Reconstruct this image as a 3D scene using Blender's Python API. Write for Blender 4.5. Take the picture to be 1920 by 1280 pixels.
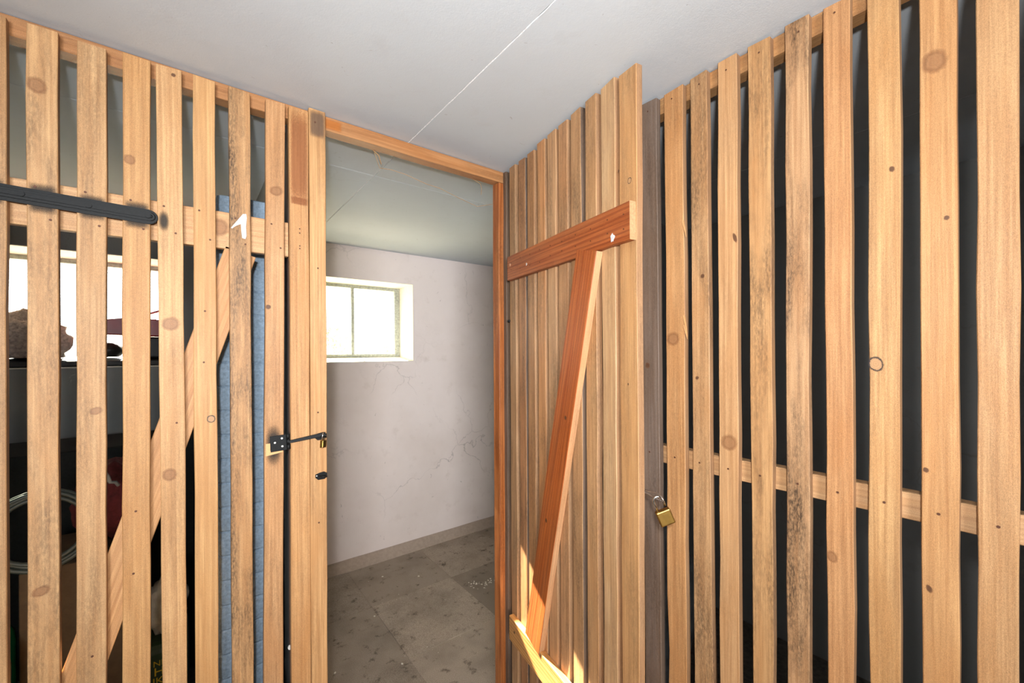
import bpy, bmesh, math, random
from mathutils import Vector, Matrix, noise as mnoise

for o in list(bpy.data.objects):
    bpy.data.objects.remove(o, do_unlink=True)
SC = bpy.context.scene
COL = SC.collection
random.seed(7)

# ------------------------------------------------------------------ camera
CAMZ = 1.56
cd = bpy.data.cameras.new('camera')
cam = bpy.data.objects.new('camera', cd); COL.objects.link(cam)
cd.sensor_fit = 'HORIZONTAL'; cd.sensor_width = 36.0; cd.lens = 14.672
cd.shift_y = 0.00981; cd.clip_start = 0.02
cam.matrix_world = Matrix(((0.79216, 0.00428, -0.61030, 0), (-0.61029, -0.00330, -0.79217, 0),
                           (-0.00541, 0.99999, 0, CAMZ), (0, 0, 0, 1)))
SC.camera = cam

# ------------------------------------------------------------------ world, sun, flash, exposure
FLASH_W, FILL_W, SKY, SUN = 82.0, 28.0, 6.5, 88.0
w = bpy.data.worlds.new('sky'); SC.world = w; w.use_nodes = True
bgn = w.node_tree.nodes['Background']
bgn.inputs[0].default_value = (0.93, 0.97, 1.0, 1); bgn.inputs[1].default_value = SKY
sd = bpy.data.lights.new('sun', 'SUN'); sd.energy = SUN; sd.angle = 0.009; sd.color = (1.0, 0.90, 0.74)
so = bpy.data.objects.new('sun', sd); COL.objects.link(so)
so.rotation_euler = Vector((0.02, -1.0, -0.565)).to_track_quat('-Z', 'Y').to_euler()
so.location = (0, 8, 6)
fl = bpy.data.lights.new('camera_flash', 'SPOT'); fl.spot_size = math.radians(160); fl.spot_blend = 1.0; fl.energy = FLASH_W; fl.shadow_soft_size = 0.03
fl.color = (0.99, 0.985, 0.985)
fo = bpy.data.objects.new('camera_flash', fl); COL.objects.link(fo)
fo.location = (-0.085, -0.11, CAMZ + 0.13)
fo.rotation_euler = Vector((0.6103, 0.7922, 0.03)).to_track_quat('-Z', 'Y').to_euler()
al = bpy.data.lights.new('added_fill', 'AREA'); al.shape = 'RECTANGLE'; al.size = 0.9; al.size_y = 0.7  # added fill behind the camera, brightens the room beyond the doorway
al.spread = math.radians(75); al.energy = FILL_W; al.color = (0.95, 0.965, 1.0)
ao = bpy.data.objects.new('added_fill', al); COL.objects.link(ao)
ao.location = (-0.98, -2.20, 1.62)
ao.rotation_euler = Vector((0.46, 0.90, 0.0)).to_track_quat('-Z', 'Y').to_euler()
SC.view_settings.view_transform = 'Standard'
try: SC.view_settings.look = 'None'
except Exception: pass
SC.view_settings.gamma = 1.0
SC.view_settings.use_curve_mapping = False
SC.view_settings.exposure = 0.0

# ------------------------------------------------------------------ helpers
def s2l(c):
    c = c / 255.0
    return c / 12.92 if c <= 0.04045 else ((c + 0.055) / 1.055) ** 2.4
def rgb(r, g, b): return (s2l(r), s2l(g), s2l(b), 1.0)

def tag(o, label, cat, group=None):
    o['label'] = label; o['category'] = cat
    if group: o['group'] = group
    return o
def struct(o): o['kind'] = 'structure'; return o

def link(name, me, mat=None, parent=None, M=None):
    o = bpy.data.objects.new(name, me); COL.objects.link(o)
    if mat is not None and me is not None and len(me.materials) == 0: me.materials.append(mat)
    if M is None: M = Matrix.Identity(4)
    if parent is not None:
        o.parent = parent
        o.matrix_parent_inverse = PW[parent.name].inverted()
    o.matrix_basis = M
    PW[o.name] = M.copy()
    return o
PW = {}
def empty(name, loc):
    return link(name, None, None, None, Matrix.Translation(Vector(loc)))

def bm_mesh(name, bm, smooth=False):
    me = bpy.data.meshes.new(name); bmesh.ops.recalc_face_normals(bm, faces=bm.faces)
    bm.to_mesh(me); bm.free()
    if smooth:
        for p in me.polygons: p.use_smooth = True
    return me
def add_box(bm, x0, x1, y0, y1, z0, z1):
    v = [bm.verts.new(p) for p in ((x0,y0,z0),(x1,y0,z0),(x1,y1,z0),(x0,y1,z0),(x0,y0,z1),(x1,y0,z1),(x1,y1,z1),(x0,y1,z1))]
    for f in ((0,3,2,1),(4,5,6,7),(0,1,5,4),(1,2,6,5),(2,3,7,6),(3,0,4,7)):
        bm.faces.new([v[i] for i in f])
    return v
def box_obj(name, dims, mat, parent=None, bevel=0.0, segs=2):
    """mesh box centred at its own origin"""
    x0, x1, y0, y1, z0, z1 = dims
    c = Vector(((x0+x1)/2, (y0+y1)/2, (z0+z1)/2)); h = ((x1-x0)/2, (y1-y0)/2, (z1-z0)/2)
    bm = bmesh.new(); add_box(bm, -h[0], h[0], -h[1], h[1], -h[2], h[2])
    if bevel > 0:
        bmesh.ops.bevel(bm, geom=bm.edges[:], offset=bevel, segments=segs, affect='EDGES', profile=0.5)
    return link(name, bm_mesh(name, bm), mat, parent, Matrix.Translation(c))
def tube_bm(bm, pts, rad, n=8, closed=False, cap=True):
    pts = [Vector(p) for p in pts]; rings = []
    m = len(pts)
    up = None
    for i, p in enumerate(pts):
        a = pts[(i-1) % m] if (closed or i > 0) else p
        b = pts[(i+1) % m] if (closed or i < m-1) else p
        t = (b - a).normalized()
        if up is None:
            up = t.orthogonal().normalized()
        up = (up - t * up.dot(t)).normalized()
        s = t.cross(up)
        r = rad[i] if isinstance(rad, (list, tuple)) else rad
        rings.append([bm.verts.new(p + (up*math.cos(2*math.pi*k/n) + s*math.sin(2*math.pi*k/n))*r) for k in range(n)])
    for i in range(m if closed else m-1):
        A, B = rings[i], rings[(i+1) % m]
        for k in range(n):
            bm.faces.new((A[k], A[(k+1) % n], B[(k+1) % n], B[k]))
    if cap and not closed:
        bm.faces.new(rings[0][::-1]); bm.faces.new(rings[-1])
def tube(name, pts, rad, mat, parent=None, n=8, closed=False):
    bm = bmesh.new(); tube_bm(bm, pts, rad, n, closed)
    return link(name, bm_mesh(name, bm, True), mat, parent)
def prism(name, outline, depth, mat, parent, M, bevel=0.0):
    """outline in local xy, extruded along local z from 0 to depth"""
    bm = bmesh.new()
    a = [bm.verts.new((x, y, 0)) for x, y in outline]; b = [bm.verts.new((x, y, depth)) for x, y in outline]
    n = len(outline)
    bm.faces.new(a[::-1]); top = bm.faces.new(b)
    for i in range(n): bm.faces.new((a[i], a[(i+1) % n], b[(i+1) % n], b[i]))
    if bevel: bmesh.ops.bevel(bm, geom=list(top.edges), offset=bevel, segments=2, affect='EDGES', profile=0.5)
    return link(name, bm_mesh(name, bm), mat, parent, M)
def frame(o, x, y, z):
    """matrix with origin o and the three axes"""
    M = Matrix.Identity(4)
    for i in range(3): M[i][0], M[i][1], M[i][2], M[i][3] = x[i], y[i], z[i], o[i]
    return M

# ------------------------------------------------------------------ materials
def newmat(name):
    m = bpy.data.materials.new(name); m.use_nodes = True
    nt = m.node_tree; nt.nodes.clear()
    out = nt.nodes.new('ShaderNodeOutputMaterial'); b = nt.nodes.new('ShaderNodeBsdfPrincipled')
    nt.links.new(b.outputs[0], out.inputs[0])
    return m, nt, b, out
def N(nt, t, **kw):
    n = nt.nodes.new(t)
    for k, v in kw.items(): setattr(n, k, v)
    return n
def setin(n, **kw):
    for k, v in kw.items(): n.inputs[k].default_value = v
def noise(nt, vec, scale, detail=3.0, rough=0.55, dist=0.0):
    n = N(nt, 'ShaderNodeTexNoise'); nt.links.new(vec, n.inputs['Vector'])
    setin(n, Scale=scale, Detail=detail, Roughness=rough, Distortion=dist); return n.outputs['Fac']
def mapping(nt, vec, scale=(1,1,1), loc=None):
    n = N(nt, 'ShaderNodeMapping'); nt.links.new(vec, n.inputs[0]); n.inputs['Scale'].default_value = scale
    if loc is not None: n.inputs['Location'].default_value = loc
    return n.outputs[0]
def ramp(nt, fac, stops):
    n = N(nt, 'ShaderNodeValToRGB'); nt.links.new(fac, n.inputs[0]); cr = n.color_ramp
    while len(cr.elements) < len(stops): cr.elements.new(0.5)
    for e, (p, c) in zip(cr.elements, stops):
        e.position = p; e.color = c if len(c) == 4 else (*c, 1)
    return n.outputs[0]
def gray(v): return (v, v, v, 1)
def mix(nt, fac, a, b, mode='MIX'):
    n = N(nt, 'ShaderNodeMix', data_type='RGBA', blend_type=mode)
    for sock, v in ((n.inputs[0], fac), (n.inputs[6], a), (n.inputs[7], b)):
        if hasattr(v, 'is_output'): nt.links.new(v, sock)
        else: sock.default_value = v
    return n.outputs[2]
def math_(nt, op, a, b=None, c=None):
    n = N(nt, 'ShaderNodeMath', operation=op)
    for i, v in enumerate((a, b, c)):
        if v is None: continue
        if hasattr(v, 'is_output'): nt.links.new(v, n.inputs[i])
        else: n.inputs[i].default_value = v
    return n.outputs[0]
def bump(nt, b, h, strength, dist=0.002):
    n = N(nt, 'ShaderNodeBump'); setin(n, Strength=strength, Distance=dist)
    nt.links.new(h, n.inputs['Height']); nt.links.new(n.outputs[0], b.inputs['Normal'])

def wood_material(name, contrast, rough, band, stain_col, wavek, tint=None):
    """sawn timber; the object's own colour gives the tint, its alpha the amount of dark staining"""
    m, nt, b, _ = newmat(name)
    tc = N(nt, 'ShaderNodeTexCoord'); oi = N(nt, 'ShaderNodeObjectInfo')
    off = N(nt, 'ShaderNodeVectorMath', operation='ADD')
    sc = math_(nt, 'MULTIPLY', oi.outputs['Random'], 61.0)
    cx = N(nt, 'ShaderNodeCombineXYZ')
    for i in range(3): nt.links.new(sc, cx.inputs[i])
    nt.links.new(tc.outputs['Object'], off.inputs[0]); nt.links.new(cx.outputs[0], off.inputs[1])
    v = off.outputs[0]
    g = noise(nt, mapping(nt, v, (1, 1, 0.022)), 170, 4, 0.62)
    g2 = noise(nt, mapping(nt, v, (1, 1, 0.05)), 34, 3, 0.5, 0.6)
    wv = N(nt, 'ShaderNodeTexWave', wave_type='BANDS', bands_direction='X')
    nt.links.new(mapping(nt, v, (1, 0.6, 0.035)), wv.inputs[0]); setin(wv, Scale=band, Distortion=9.0, Detail=3.0)
    wv.inputs['Detail Scale'].default_value = 1.4
    fine = noise(nt, mapping(nt, v, (1, 1, 0.7)), 900, 2, 0.6)
    base = oi.outputs['Color']
    if tint is not None:
        rn = N(nt, 'ShaderNodeRGB'); rn.outputs[0].default_value = tint; base = rn.outputs[0]
    dk = mix(nt, 1.0, base, (0.60, 0.50, 0.42, 1), 'MULTIPLY')
    lt = mix(nt, 1.0, base, (1.16, 1.16, 1.14, 1), 'MULTIPLY')
    c = mix(nt, ramp(nt, g, [(0.30, gray(0)), (0.70, gray(1))]), dk, lt)
    c = mix(nt, 1.0 - contrast, c, base)
    wfac = math_(nt, 'MULTIPLY', ramp(nt, wv.outputs['Fac'], [(0.55, gray(0)), (0.95, gray(1))]), contrast * wavek)
    c = mix(nt, wfac, c, mix(nt, 1.0, base, (0.58, 0.42, 0.32, 1), 'MULTIPLY'))
    c = mix(nt, math_(nt, 'MULTIPLY', ramp(nt, g2, [(0.35, gray(1)), (0.62, gray(0))]), 0.16), c, (0.30, 0.17, 0.08, 1))
    blotch = noise(nt, mapping(nt, v, (1, 1, 0.22)), 13, 4, 0.6, 0.5)
    c = mix(nt, math_(nt, 'MULTIPLY', ramp(nt, blotch, [(0.44, gray(0)), (0.70, gray(1))]), 0.55), c, mix(nt, 1.0, base, (0.80, 0.64, 0.48, 1), 'MULTIPLY'))
    c = mix(nt, math_(nt, 'MULTIPLY', ramp(nt, blotch, [(0.28, gray(1)), (0.42, gray(0))]), 0.30), c, mix(nt, 1.0, base, (1.15, 1.2, 1.25, 1), 'MULTIPLY'))
    # weathering with a shape of its own: long smudges and fine speckle
    st = noise(nt, mapping(nt, v, (1, 1, 0.16)), 22, 5, 0.62, 0.3)
    sp = noise(nt, mapping(nt, v, (1, 1, 0.30)), 260, 3, 0.7)
    sm = math_(nt, 'MULTIPLY', ramp(nt, st, [(0.40, gray(0)), (0.64, gray(1))]), ramp(nt, sp, [(0.36, gray(0.25)), (0.60, gray(1))]))
    c = mix(nt, math_(nt, 'MULTIPLY', sm, oi.outputs['Alpha']), c, stain_col)
    c = mix(nt, 0.50, c, mix(nt, fine, (0, 0, 0, 1), (1, 1, 1, 1)), 'OVERLAY')
    nt.links.new(c, b.inputs['Base Color'])
    setin(b, Roughness=rough); b.inputs['Specular IOR Level'].default_value = 0.42
    h = math_(nt, 'ADD', math_(nt, 'MULTIPLY', g, 0.7), math_(nt, 'MULTIPLY', fine, 0.5))
    bump(nt, b, h, 0.7, 0.0014)
    return m
WOOD = wood_material('sawn_pine', 0.72, 0.50, 17, rgb(62, 48, 36), 0.28)
REDWOOD = wood_material('oiled_pine', 0.95, 0.42, 22, rgb(70, 30, 12), 1.0)

PALE = wood_material('pale_sapwood', 0.55, 0.55, 17, rgb(90, 70, 50), 0.25, rgb(216, 168, 124))
EDGE = wood_material('sawn_edge', 0.55, 0.6, 17, rgb(70, 52, 38), 0.25, rgb(176, 138, 102))
WEATHERED = wood_material('weathered_edge', 0.5, 0.6, 17, rgb(50, 44, 40), 0.25, rgb(112, 96, 84))

def plain(name, col, rough=0.6, metal=0.0, nscale=0, namt=0.2, bstr=0.0, spec=0.5):
    m, nt, b, _ = newmat(name)
    setin(b, Roughness=rough, Metallic=metal); b.inputs['Specular IOR Level'].default_value = spec
    if nscale:
        tc = N(nt, 'ShaderNodeTexCoord'); f = noise(nt, tc.outputs['Object'], nscale, 4, 0.6)
        a = tuple(x * (1 - namt) for x in col[:3]) + (1,); z = tuple(min(1, x * (1 + namt)) for x in col[:3]) + (1,)
        nt.links.new(ramp(nt, f, [(0.3, a), (0.7, z)]), b.inputs['Base Color'])
        if bstr: bump(nt, b, f, bstr, 0.004)
    else:
        b.inputs['Base Color'].default_value = col
    return m
BLACK = plain('black_iron', rgb(15, 18, 19), 0.55, 0.0, 220, 0.2, 0.1, 0.3)
BRASS = plain('brass', rgb(176, 138, 72), 0.34, 1.0, 60, 0.15)
STEEL = plain('bright_steel', rgb(215, 213, 208), 0.22, 1.0)
GREYSTEEL = plain('dull_steel', rgb(150, 140, 132), 0.4, 0.8, 90, 0.25)
RIVET = plain('rivet_white', rgb(225, 225, 220), 0.4)
WHITEPAINT = plain('white_brush_paint', rgb(206, 206, 206), 0.55, 0, 150, 0.12, 0.3)
NAIL = plain('nail_rust', rgb(98, 62, 44), 0.6, 0.3)
REVEAL = plain('reveal_sun_cream', rgb(236, 228, 212), 0.7, 0, 40, 0.05, 0.2)
GALV = plain('galvanised_frame', rgb(158, 164, 158), 0.5, 0.3, 60, 0.3, 0.2)
WIRE = plain('wire', rgb(150, 150, 140), 0.5, 0.6)
FOAM = plain('blue_quilt', rgb(146, 168, 188), 0.85, 0, 120, 0.22, 0.5)
FLEECE = plain('brown_fleece', rgb(186, 170, 162), 0.95, 0, 70, 0.4, 0.9)
REDPL = plain('red_plastic', rgb(150, 22, 26), 0.35, 0, 20, 0.15)
BLACKPL = plain('black_plastic', rgb(22, 24, 23), 0.5, 0, 60, 0.3, 0.2)
CHEST = plain('black_cloth', rgb(20, 24, 22), 0.9, 0, 90, 0.3, 0.4)
REDCLOTH = plain('red_cloth', rgb(92, 30, 32), 0.9, 0, 60, 0.3, 0.5)
HOSE = plain('grey_hose', rgb(70, 78, 72), 0.45)
CARD = plain('cardboard', rgb(92, 74, 52), 0.85, 0, 40, 0.15)
GREENPL = plain('green_bottle', rgb(20, 110, 80), 0.25)
SACKW = plain('white_sack', rgb(150, 150, 144), 0.6, 0, 25, 0.2, 0.5)
SACKG = plain('green_sack', rgb(30, 52, 28), 0.5, 0, 25, 0.2, 0.4)
YELLOWINK = plain('yellow_ink', rgb(190, 160, 40), 0.5)
WHITEINK = plain('white_ink', rgb(190, 190, 185), 0.5)
BLACKINK = plain('black_ink', rgb(18, 18, 18), 0.5)
TWINE = plain('twine', rgb(176, 140, 98), 0.8)
CRUMB = plain('plaster_crumb', rgb(232, 224, 208), 0.8)
TARP = plain('grey_tarp', rgb(126, 134, 138), 0.6, 0, 18, 0.35, 0.6)
CAP = plain('white_cap', rgb(206, 204, 196), 0.4)

def plaster(name, col, dirt, dirt_amt, crack_amt, bstr):
    m, nt, b, _ = newmat(name)
    g = N(nt, 'ShaderNodeNewGeometry'); v = g.outputs['Position']
    big = noise(nt, v, 1.6, 4, 0.6); mid = noise(nt, v, 9, 5, 0.65); fine = noise(nt, v, 260, 3, 0.6)
    c = mix(nt, math_(nt, 'MULTIPLY', ramp(nt, big, [(0.40, gray(0)), (0.75, gray(1))]), dirt_amt), col, dirt)
    c = mix(nt, math_(nt, 'MULTIPLY', ramp(nt, mid, [(0.58, gray(0)), (0.78, gray(1))]), dirt_amt), c, dirt)
    # scuffs: small dark marks here and there
    sc = noise(nt, mapping(nt, v, (1, 1, 0.7)), 34, 2, 0.5, 1.2)
    c = mix(nt, math_(nt, 'MULTIPLY', ramp(nt, sc, [(0.73, gray(0)), (0.78, gray(1))]), 0.35), c, rgb(120, 106, 98))
    # hairline cracks, only where a slow noise allows them
    vo = N(nt, 'ShaderNodeTexVoronoi', feature='DISTANCE_TO_EDGE'); setin(vo, Scale=1.5)
    wob = N(nt, 'ShaderNodeVectorMath', operation='ADD')
    nz = N(nt, 'ShaderNodeTexNoise'); setin(nz, Scale=7.0, Detail=4.0); nt.links.new(v, nz.inputs['Vector'])
    ml = N(nt, 'ShaderNodeVectorMath', operation='SCALE'); ml.inputs['Scale'].default_value = 0.22
    nt.links.new(nz.outputs['Color'], ml.inputs[0]); nt.links.new(v, wob.inputs[0]); nt.links.new(ml.outputs[0], wob.inputs[1])
    nt.links.new(wob.outputs[0], vo.inputs['Vector'])
    line = ramp(nt, vo.outputs['Distance'], [(0.0, gray(1)), (0.006, gray(0))])
    gate = ramp(nt, noise(nt, mapping(nt, v, (1,1,1), (4.2, 1.7, 3.3)), 1.3, 2, 0.5), [(0.52, gray(0)), (0.72, gray(1))])
    c = mix(nt, math_(nt, 'MULTIPLY', math_(nt, 'MULTIPLY', line, gate), crack_amt), c, rgb(112, 100, 92))
    nt.links.new(c, b.inputs['Base Color']); setin(b, Roughness=0.85)
    b.inputs['Specular IOR Level'].default_value = 0.25
    h = math_(nt, 'ADD', math_(nt, 'MULTIPLY', mid, 1.6), math_(nt, 'MULTIPLY', fine, 0.5))
    bump(nt, b, h, bstr, 0.003)
    return m
CEIL = plaster('ceiling_paint', rgb(207, 216, 223), rgb(194, 199, 202), 0.35, 0.12, 0.22)
WALL = plaster('pink_limewash', rgb(242, 229, 223), rgb(212, 195, 184), 0.45, 0.55, 0.45)
GREYWALL = plaster('grey_render_shade', rgb(142, 144, 142), rgb(120, 118, 112), 0.4, 0.4, 0.45)
FILLER = plain('joint_plaster', rgb(240, 239, 236), 0.9, 0, 160, 0.2, 0.9)

def carpet():
    m, nt, b, _ = newmat('worn_floor_tile')
    g = N(nt, 'ShaderNodeNewGeometry'); v = g.outputs['Position']; oi = N(nt, 'ShaderNodeObjectInfo')
    sp = noise(nt, v, 330, 3, 0.7); md = noise(nt, v, 14, 5, 0.7); big = noise(nt, v, 3.2, 3, 0.6)
    c = mix(nt, ramp(nt, sp, [(0.34, gray(0)), (0.66, gray(1))]), rgb(146, 130, 114), rgb(206, 190, 172))
    c = mix(nt, 1.0, c, oi.outputs['Color'], 'MULTIPLY')
    c = mix(nt, math_(nt, 'MULTIPLY', ramp(nt, big, [(0.45, gray(0)), (0.7, gray(1))]), 0.35), c, rgb(86, 76, 66))
    c = mix(nt, math_(nt, 'MULTIPLY', ramp(nt, md, [(0.57, gray(0)), (0.70, gray(1))]), 0.8), c, rgb(74, 66, 58))
    nt.links.new(c, b.inputs['Base Color']); setin(b, Roughness=0.95); b.inputs['Specular IOR Level'].default_value = 0.15
    bump(nt, b, sp, 0.7, 0.004)
    return m
CARPET = carpet()
SKIRT = plain('concrete_cove', rgb(172, 154, 138), 0.9, 0, 45, 0.10, 0.2)
CONC = plain('concrete_floor', rgb(112, 104, 94), 0.9, 0, 50, 0.3, 0.5)

def glass():
    m, nt, b, out = newmat('window_glass')
    tr = N(nt, 'ShaderNodeBsdfTransparent'); tr.inputs[0].default_value = (0.95, 0.97, 0.95, 1)
    gl = N(nt, 'ShaderNodeBsdfGlossy'); gl.inputs['Roughness'].default_value = 0.05
    fr = N(nt, 'ShaderNodeFresnel'); fr.inputs[0].default_value = 1.35
    ms = N(nt, 'ShaderNodeMixShader')
    nt.links.new(fr.outputs[0], ms.inputs[0]); nt.links.new(tr.outputs[0], ms.inputs[1]); nt.links.new(gl.outputs[0], ms.inputs[2])
    nt.links.new(ms.outputs[0], out.inputs[0]); return m
GLASS = glass()

def knot_mat(name, ring, core, ring_pos, alpha=0.5):
    """knot seen on a flat face: object space is scaled so the knot's rim has radius 1; fades out into the board"""
    m, nt, b, out = newmat(name)
    tc = N(nt, 'ShaderNodeTexCoord')
    ln = N(nt, 'ShaderNodeVectorMath', operation='LENGTH'); nt.links.new(tc.outputs['Object'], ln.inputs[0])
    wob = math_(nt, 'MULTIPLY', math_(nt, 'SUBTRACT', noise(nt, tc.outputs['Object'], 2.0, 3, 0.6), 0.5), 0.35)
    r = math_(nt, 'ADD', ln.outputs['Value'], wob)
    rw = math_(nt, 'ADD', math_(nt, 'MULTIPLY', math_(nt, 'SINE', math_(nt, 'MULTIPLY', r, 26.0)), 0.5), 0.5)
    inner = mix(nt, rw, core, tuple(x * 0.82 for x in core[:3]) + (1,))
    c = mix(nt, ramp(nt, r, [(ring_pos - 0.10, gray(0)), (ring_pos, gray(1))]), inner, ring)
    nt.links.new(c, b.inputs['Base Color']); setin(b, Roughness=0.5)
    al = ramp(nt, r, [(ring_pos + 0.02, gray(alpha)), (min(0.98, ring_pos + (0.34 if alpha < 0.7 else 0.2)), gray(0))])
    nt.links.new(al, b.inputs['Alpha'])
    return m
KNOT = knot_mat('knot', rgb(150, 102, 66), rgb(180, 130, 88), 0.62)
KNOTDARK = knot_mat('black_ringed_knot', rgb(52, 42, 42), rgb(200, 154, 108), 0.72, 0.85)
KNOTSM = knot_mat('dark_knot', rgb(120, 82, 56), rgb(104, 70, 50), 0.45, 0.72)

def spray_mat():
    m, nt, b, out = newmat('black_overspray')
    tc = N(nt, 'ShaderNodeTexCoord')
    ab = N(nt, 'ShaderNodeSeparateXYZ'); nt.links.new(tc.outputs['Object'], ab.inputs[0])
    x4 = math_(nt, 'POWER', math_(nt, 'ABSOLUTE', ab.outputs[0]), 2.2); y4 = math_(nt, 'POWER', math_(nt, 'ABSOLUTE', ab.outputs[1]), 2.2)
    r = math_(nt, 'POWER', math_(nt, 'ADD', x4, y4), 0.4545)
    sp = noise(nt, tc.outputs['Object'], 20.0, 3, 0.7)
    d = math_(nt, 'ADD', r, math_(nt, 'MULTIPLY', math_(nt, 'SUBTRACT', sp, 0.5), 0.8))
    nt.links.new(ramp(nt, d, [(0.42, gray(0.78)), (0.96, gray(0))]), b.inputs['Alpha'])
    b.inputs['Base Color'].default_value = rgb(44, 42, 38); setin(b, Roughness=0.7)
    return m
SPRAY = spray_mat()
def resin(name, col, a, p0=0.70, p1=1.0):
    m = SPRAY.copy(); m.name = name; k = 0
    for n in m.node_tree.nodes:
        if n.type == 'BSDF_PRINCIPLED': n.inputs['Base Color'].default_value = col
        if n.type == 'VALTORGB':
            n.color_ramp.elements[0].color = gray(a); n.color_ramp.elements[0].position = p0; n.color_ramp.elements[1].position = p1
        if n.type == 'MATH' and n.operation == 'POWER': n.inputs[1].default_value = 7.0 if n.inputs[1].default_value > 1 else 1 / 7.0
    return m
RESIN = resin('resin_stain', rgb(150, 84, 44), 0.5); RESINO = resin('orange_resin', rgb(206, 118, 30), 0.45); GREYST = resin('grey_stain', rgb(104, 84, 70), 0.6); SOOT = resin('strap_overspray', rgb(44, 42, 38), 0.75, 0.62, 1.0)

# ------------------------------------------------------------------ timber
def board(name, parent, p0, p1, wdir, w0, w1, t, col, stain=0.0, mat=None, wob=0.0012, segs=14, cut=0.0, seed=0, ch=0.0015, side=None, end=None):
    """one sawn board. p0 -> p1 is the centre line, wdir the width direction, t the thickness. Local z runs along it."""
    p0 = Vector(p0); p1 = Vector(p1); zc = (p1 - p0); L = zc.length; zc.normalize()
    xc = Vector(wdir); xc = (xc - zc * xc.dot(zc)).normalized(); yc = zc.cross(xc)
    mid = (p0 + p1) / 2
    bm = bmesh.new(); rings = []
    for i in range(segs + 1):
        f = i / segs; z = (f - 0.5) * L; hw = (w0 + (w1 - w0) * f) / 2
        a = -hw + mnoise.noise((seed * 3.1, z * 5.0, 0.3)) * wob * 2
        bq = hw + mnoise.noise((seed * 3.1 + 9, z * 5.0, 1.7)) * wob * 2
        h = t / 2
        prof = [(a + ch, -h), (bq - ch, -h), (bq, -h + ch), (bq, h - ch), (bq - ch, h), (a + ch, h), (a, h - ch), (a, -h + ch)]
        sk = cut if i == segs else 0.0
        rings.append([bm.verts.new((x, y, z + sk * x)) for x, y in prof])
    for A, B in zip(rings, rings[1:]):
        for k in range(8): bm.faces.new((A[k], A[(k+1) % 8], B[(k+1) % 8], B[k]))
    bm.faces.new(rings[0][::-1]); bm.faces.new(rings[-1])
    me = bm_mesh(name, bm); me.materials.append(mat or WOOD)
    for extra, axis in ((side, 0), (end, 2)):
        if extra is not None:
            me.materials.append(extra); k = len(me.materials) - 1
            for f in me.polygons:
                if abs(f.normal[axis]) > 0.9: f.material_index = k
    o = link(name, me, None, parent, frame(mid, xc, yc, zc))
    if mat is None:   # bleached sapwood
        col = (min(0.9, col[0] * 0.93), min(0.9, col[1] * 0.99), min(0.9, col[2] * 1.08))
    o.color = (col[0], col[1], col[2], stain)
    return o
def disc_mesh(name, n, h, mat):
    bm = bmesh.new()
    a = [bm.verts.new((math.cos(2*math.pi*k/n), math.sin(2*math.pi*k/n), 0)) for k in range(n)]
    b = [bm.verts.new((math.cos(2*math.pi*k/n) * 0.96, math.sin(2*math.pi*k/n) * 0.96, h)) for k in range(n)]
    bm.faces.new(a[::-1]); bm.faces.new(b)
    for k in range(n): bm.faces.new((a[k], a[(k+1) % n], b[(k+1) % n], b[k]))
    me = bm_mesh(name, bm); me.materials.append(mat); return me
NAILM = disc_mesh('nail', 9, 0.25, NAIL)
def decal_mesh(name, mat, square=False):
    bm = bmesh.new()
    if square: pts = [(-1, -1), (1, -1), (1, 1), (-1, 1)]
    else: pts = [(math.cos(2*math.pi*k/28), math.sin(2*math.pi*k/28)) for k in range(28)]
    bm.faces.new([bm.verts.new((x, y, 0)) for x, y in pts])
    me = bm_mesh(name, bm); me.materials.append(mat); return me
KN = {'k': decal_mesh('knot', KNOT), 'd': decal_mesh('knot', KNOTDARK), 's': decal_mesh('knot', KNOTSM)}
SPM = decal_mesh('spray_stain', SPRAY, True); SOM = decal_mesh('spray_stain', SOOT, True)
def put(name, me, parent, p, nrm, rx, rz, lift=0.0005, rot=0.0):
    nrm = Vector(nrm).normalized(); up = Vector((0, 0, 1)); xr = up.cross(nrm).normalized()
    M = frame(Vector(p) + nrm * lift, xr, up, nrm) @ Matrix.Rotation(rot, 4, 'Z') @ Matrix.Diagonal((rx, rz, max(rx, 0.001), 1))
    return link(name, me, None, parent, M)

def vary(base, k, amt=0.10):
    r = random.Random(k * 17 + 3)
    a = 1 + (r.random() - 0.5) * 2 * amt; hshift = (r.random() - 0.5) * amt
    return (base[0] * a, base[1] * a * (1 - hshift * 0.5), base[2] * a * (1 - hshift * 1.3))
PINE = rgb(212, 165, 112); TAN = rgb(198, 150, 100)

# ================================================================== the setting
CH = 2.335
floor = struct(box_obj('floor', (-2.6, 2.75, -2.6, 3.2, -0.1, -0.006), CONC))
ceiling = struct(box_obj('ceiling', (-2.6, 2.75, -2.6, 3.2, CH + 0.014, CH + 0.12), CEIL))
SX, SY = 0.6425, 1.82
for xa, xb in ((-2.6, SX), (SX, 1.89), (1.89, 2.75)):
    for ya, yb in ((-2.6, -0.7), (-0.7, SY), (SY, 3.13)):
        box_obj('ceiling_panel', (xa + 0.0012, xb - 0.0012, ya + 0.0012, yb - 0.0012, CH, CH + 0.014), CEIL, ceiling, 0.0015, 1)
# crumbling plaster in the long joint
bm = bmesh.new(); y = -2.5; prev = None
while y < 3.1:
    wv = 0.0011 + 0.0016 * abs(mnoise.noise((y * 40, 0, 0))); dz = 0.0008 + 0.0014 * abs(mnoise.noise((y * 60, 3, 0)))
    cxx = SX + 0.0018 * mnoise.noise((y * 22, 5, 1))
    ring = [bm.verts.new((cxx - wv, y, CH + 0.001)), bm.verts.new((cxx, y, CH - dz)), bm.verts.new((cxx + wv, y, CH + 0.001))]
    if prev:
        bm.faces.new((prev[0], ring[0], ring[1], prev[1])); bm.faces.new((prev[1], ring[1], ring[2], prev[2]))
    prev = ring; y += 0.008
link('joint_filler', bm_mesh('joint_filler', bm), FILLER, ceiling)

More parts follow.
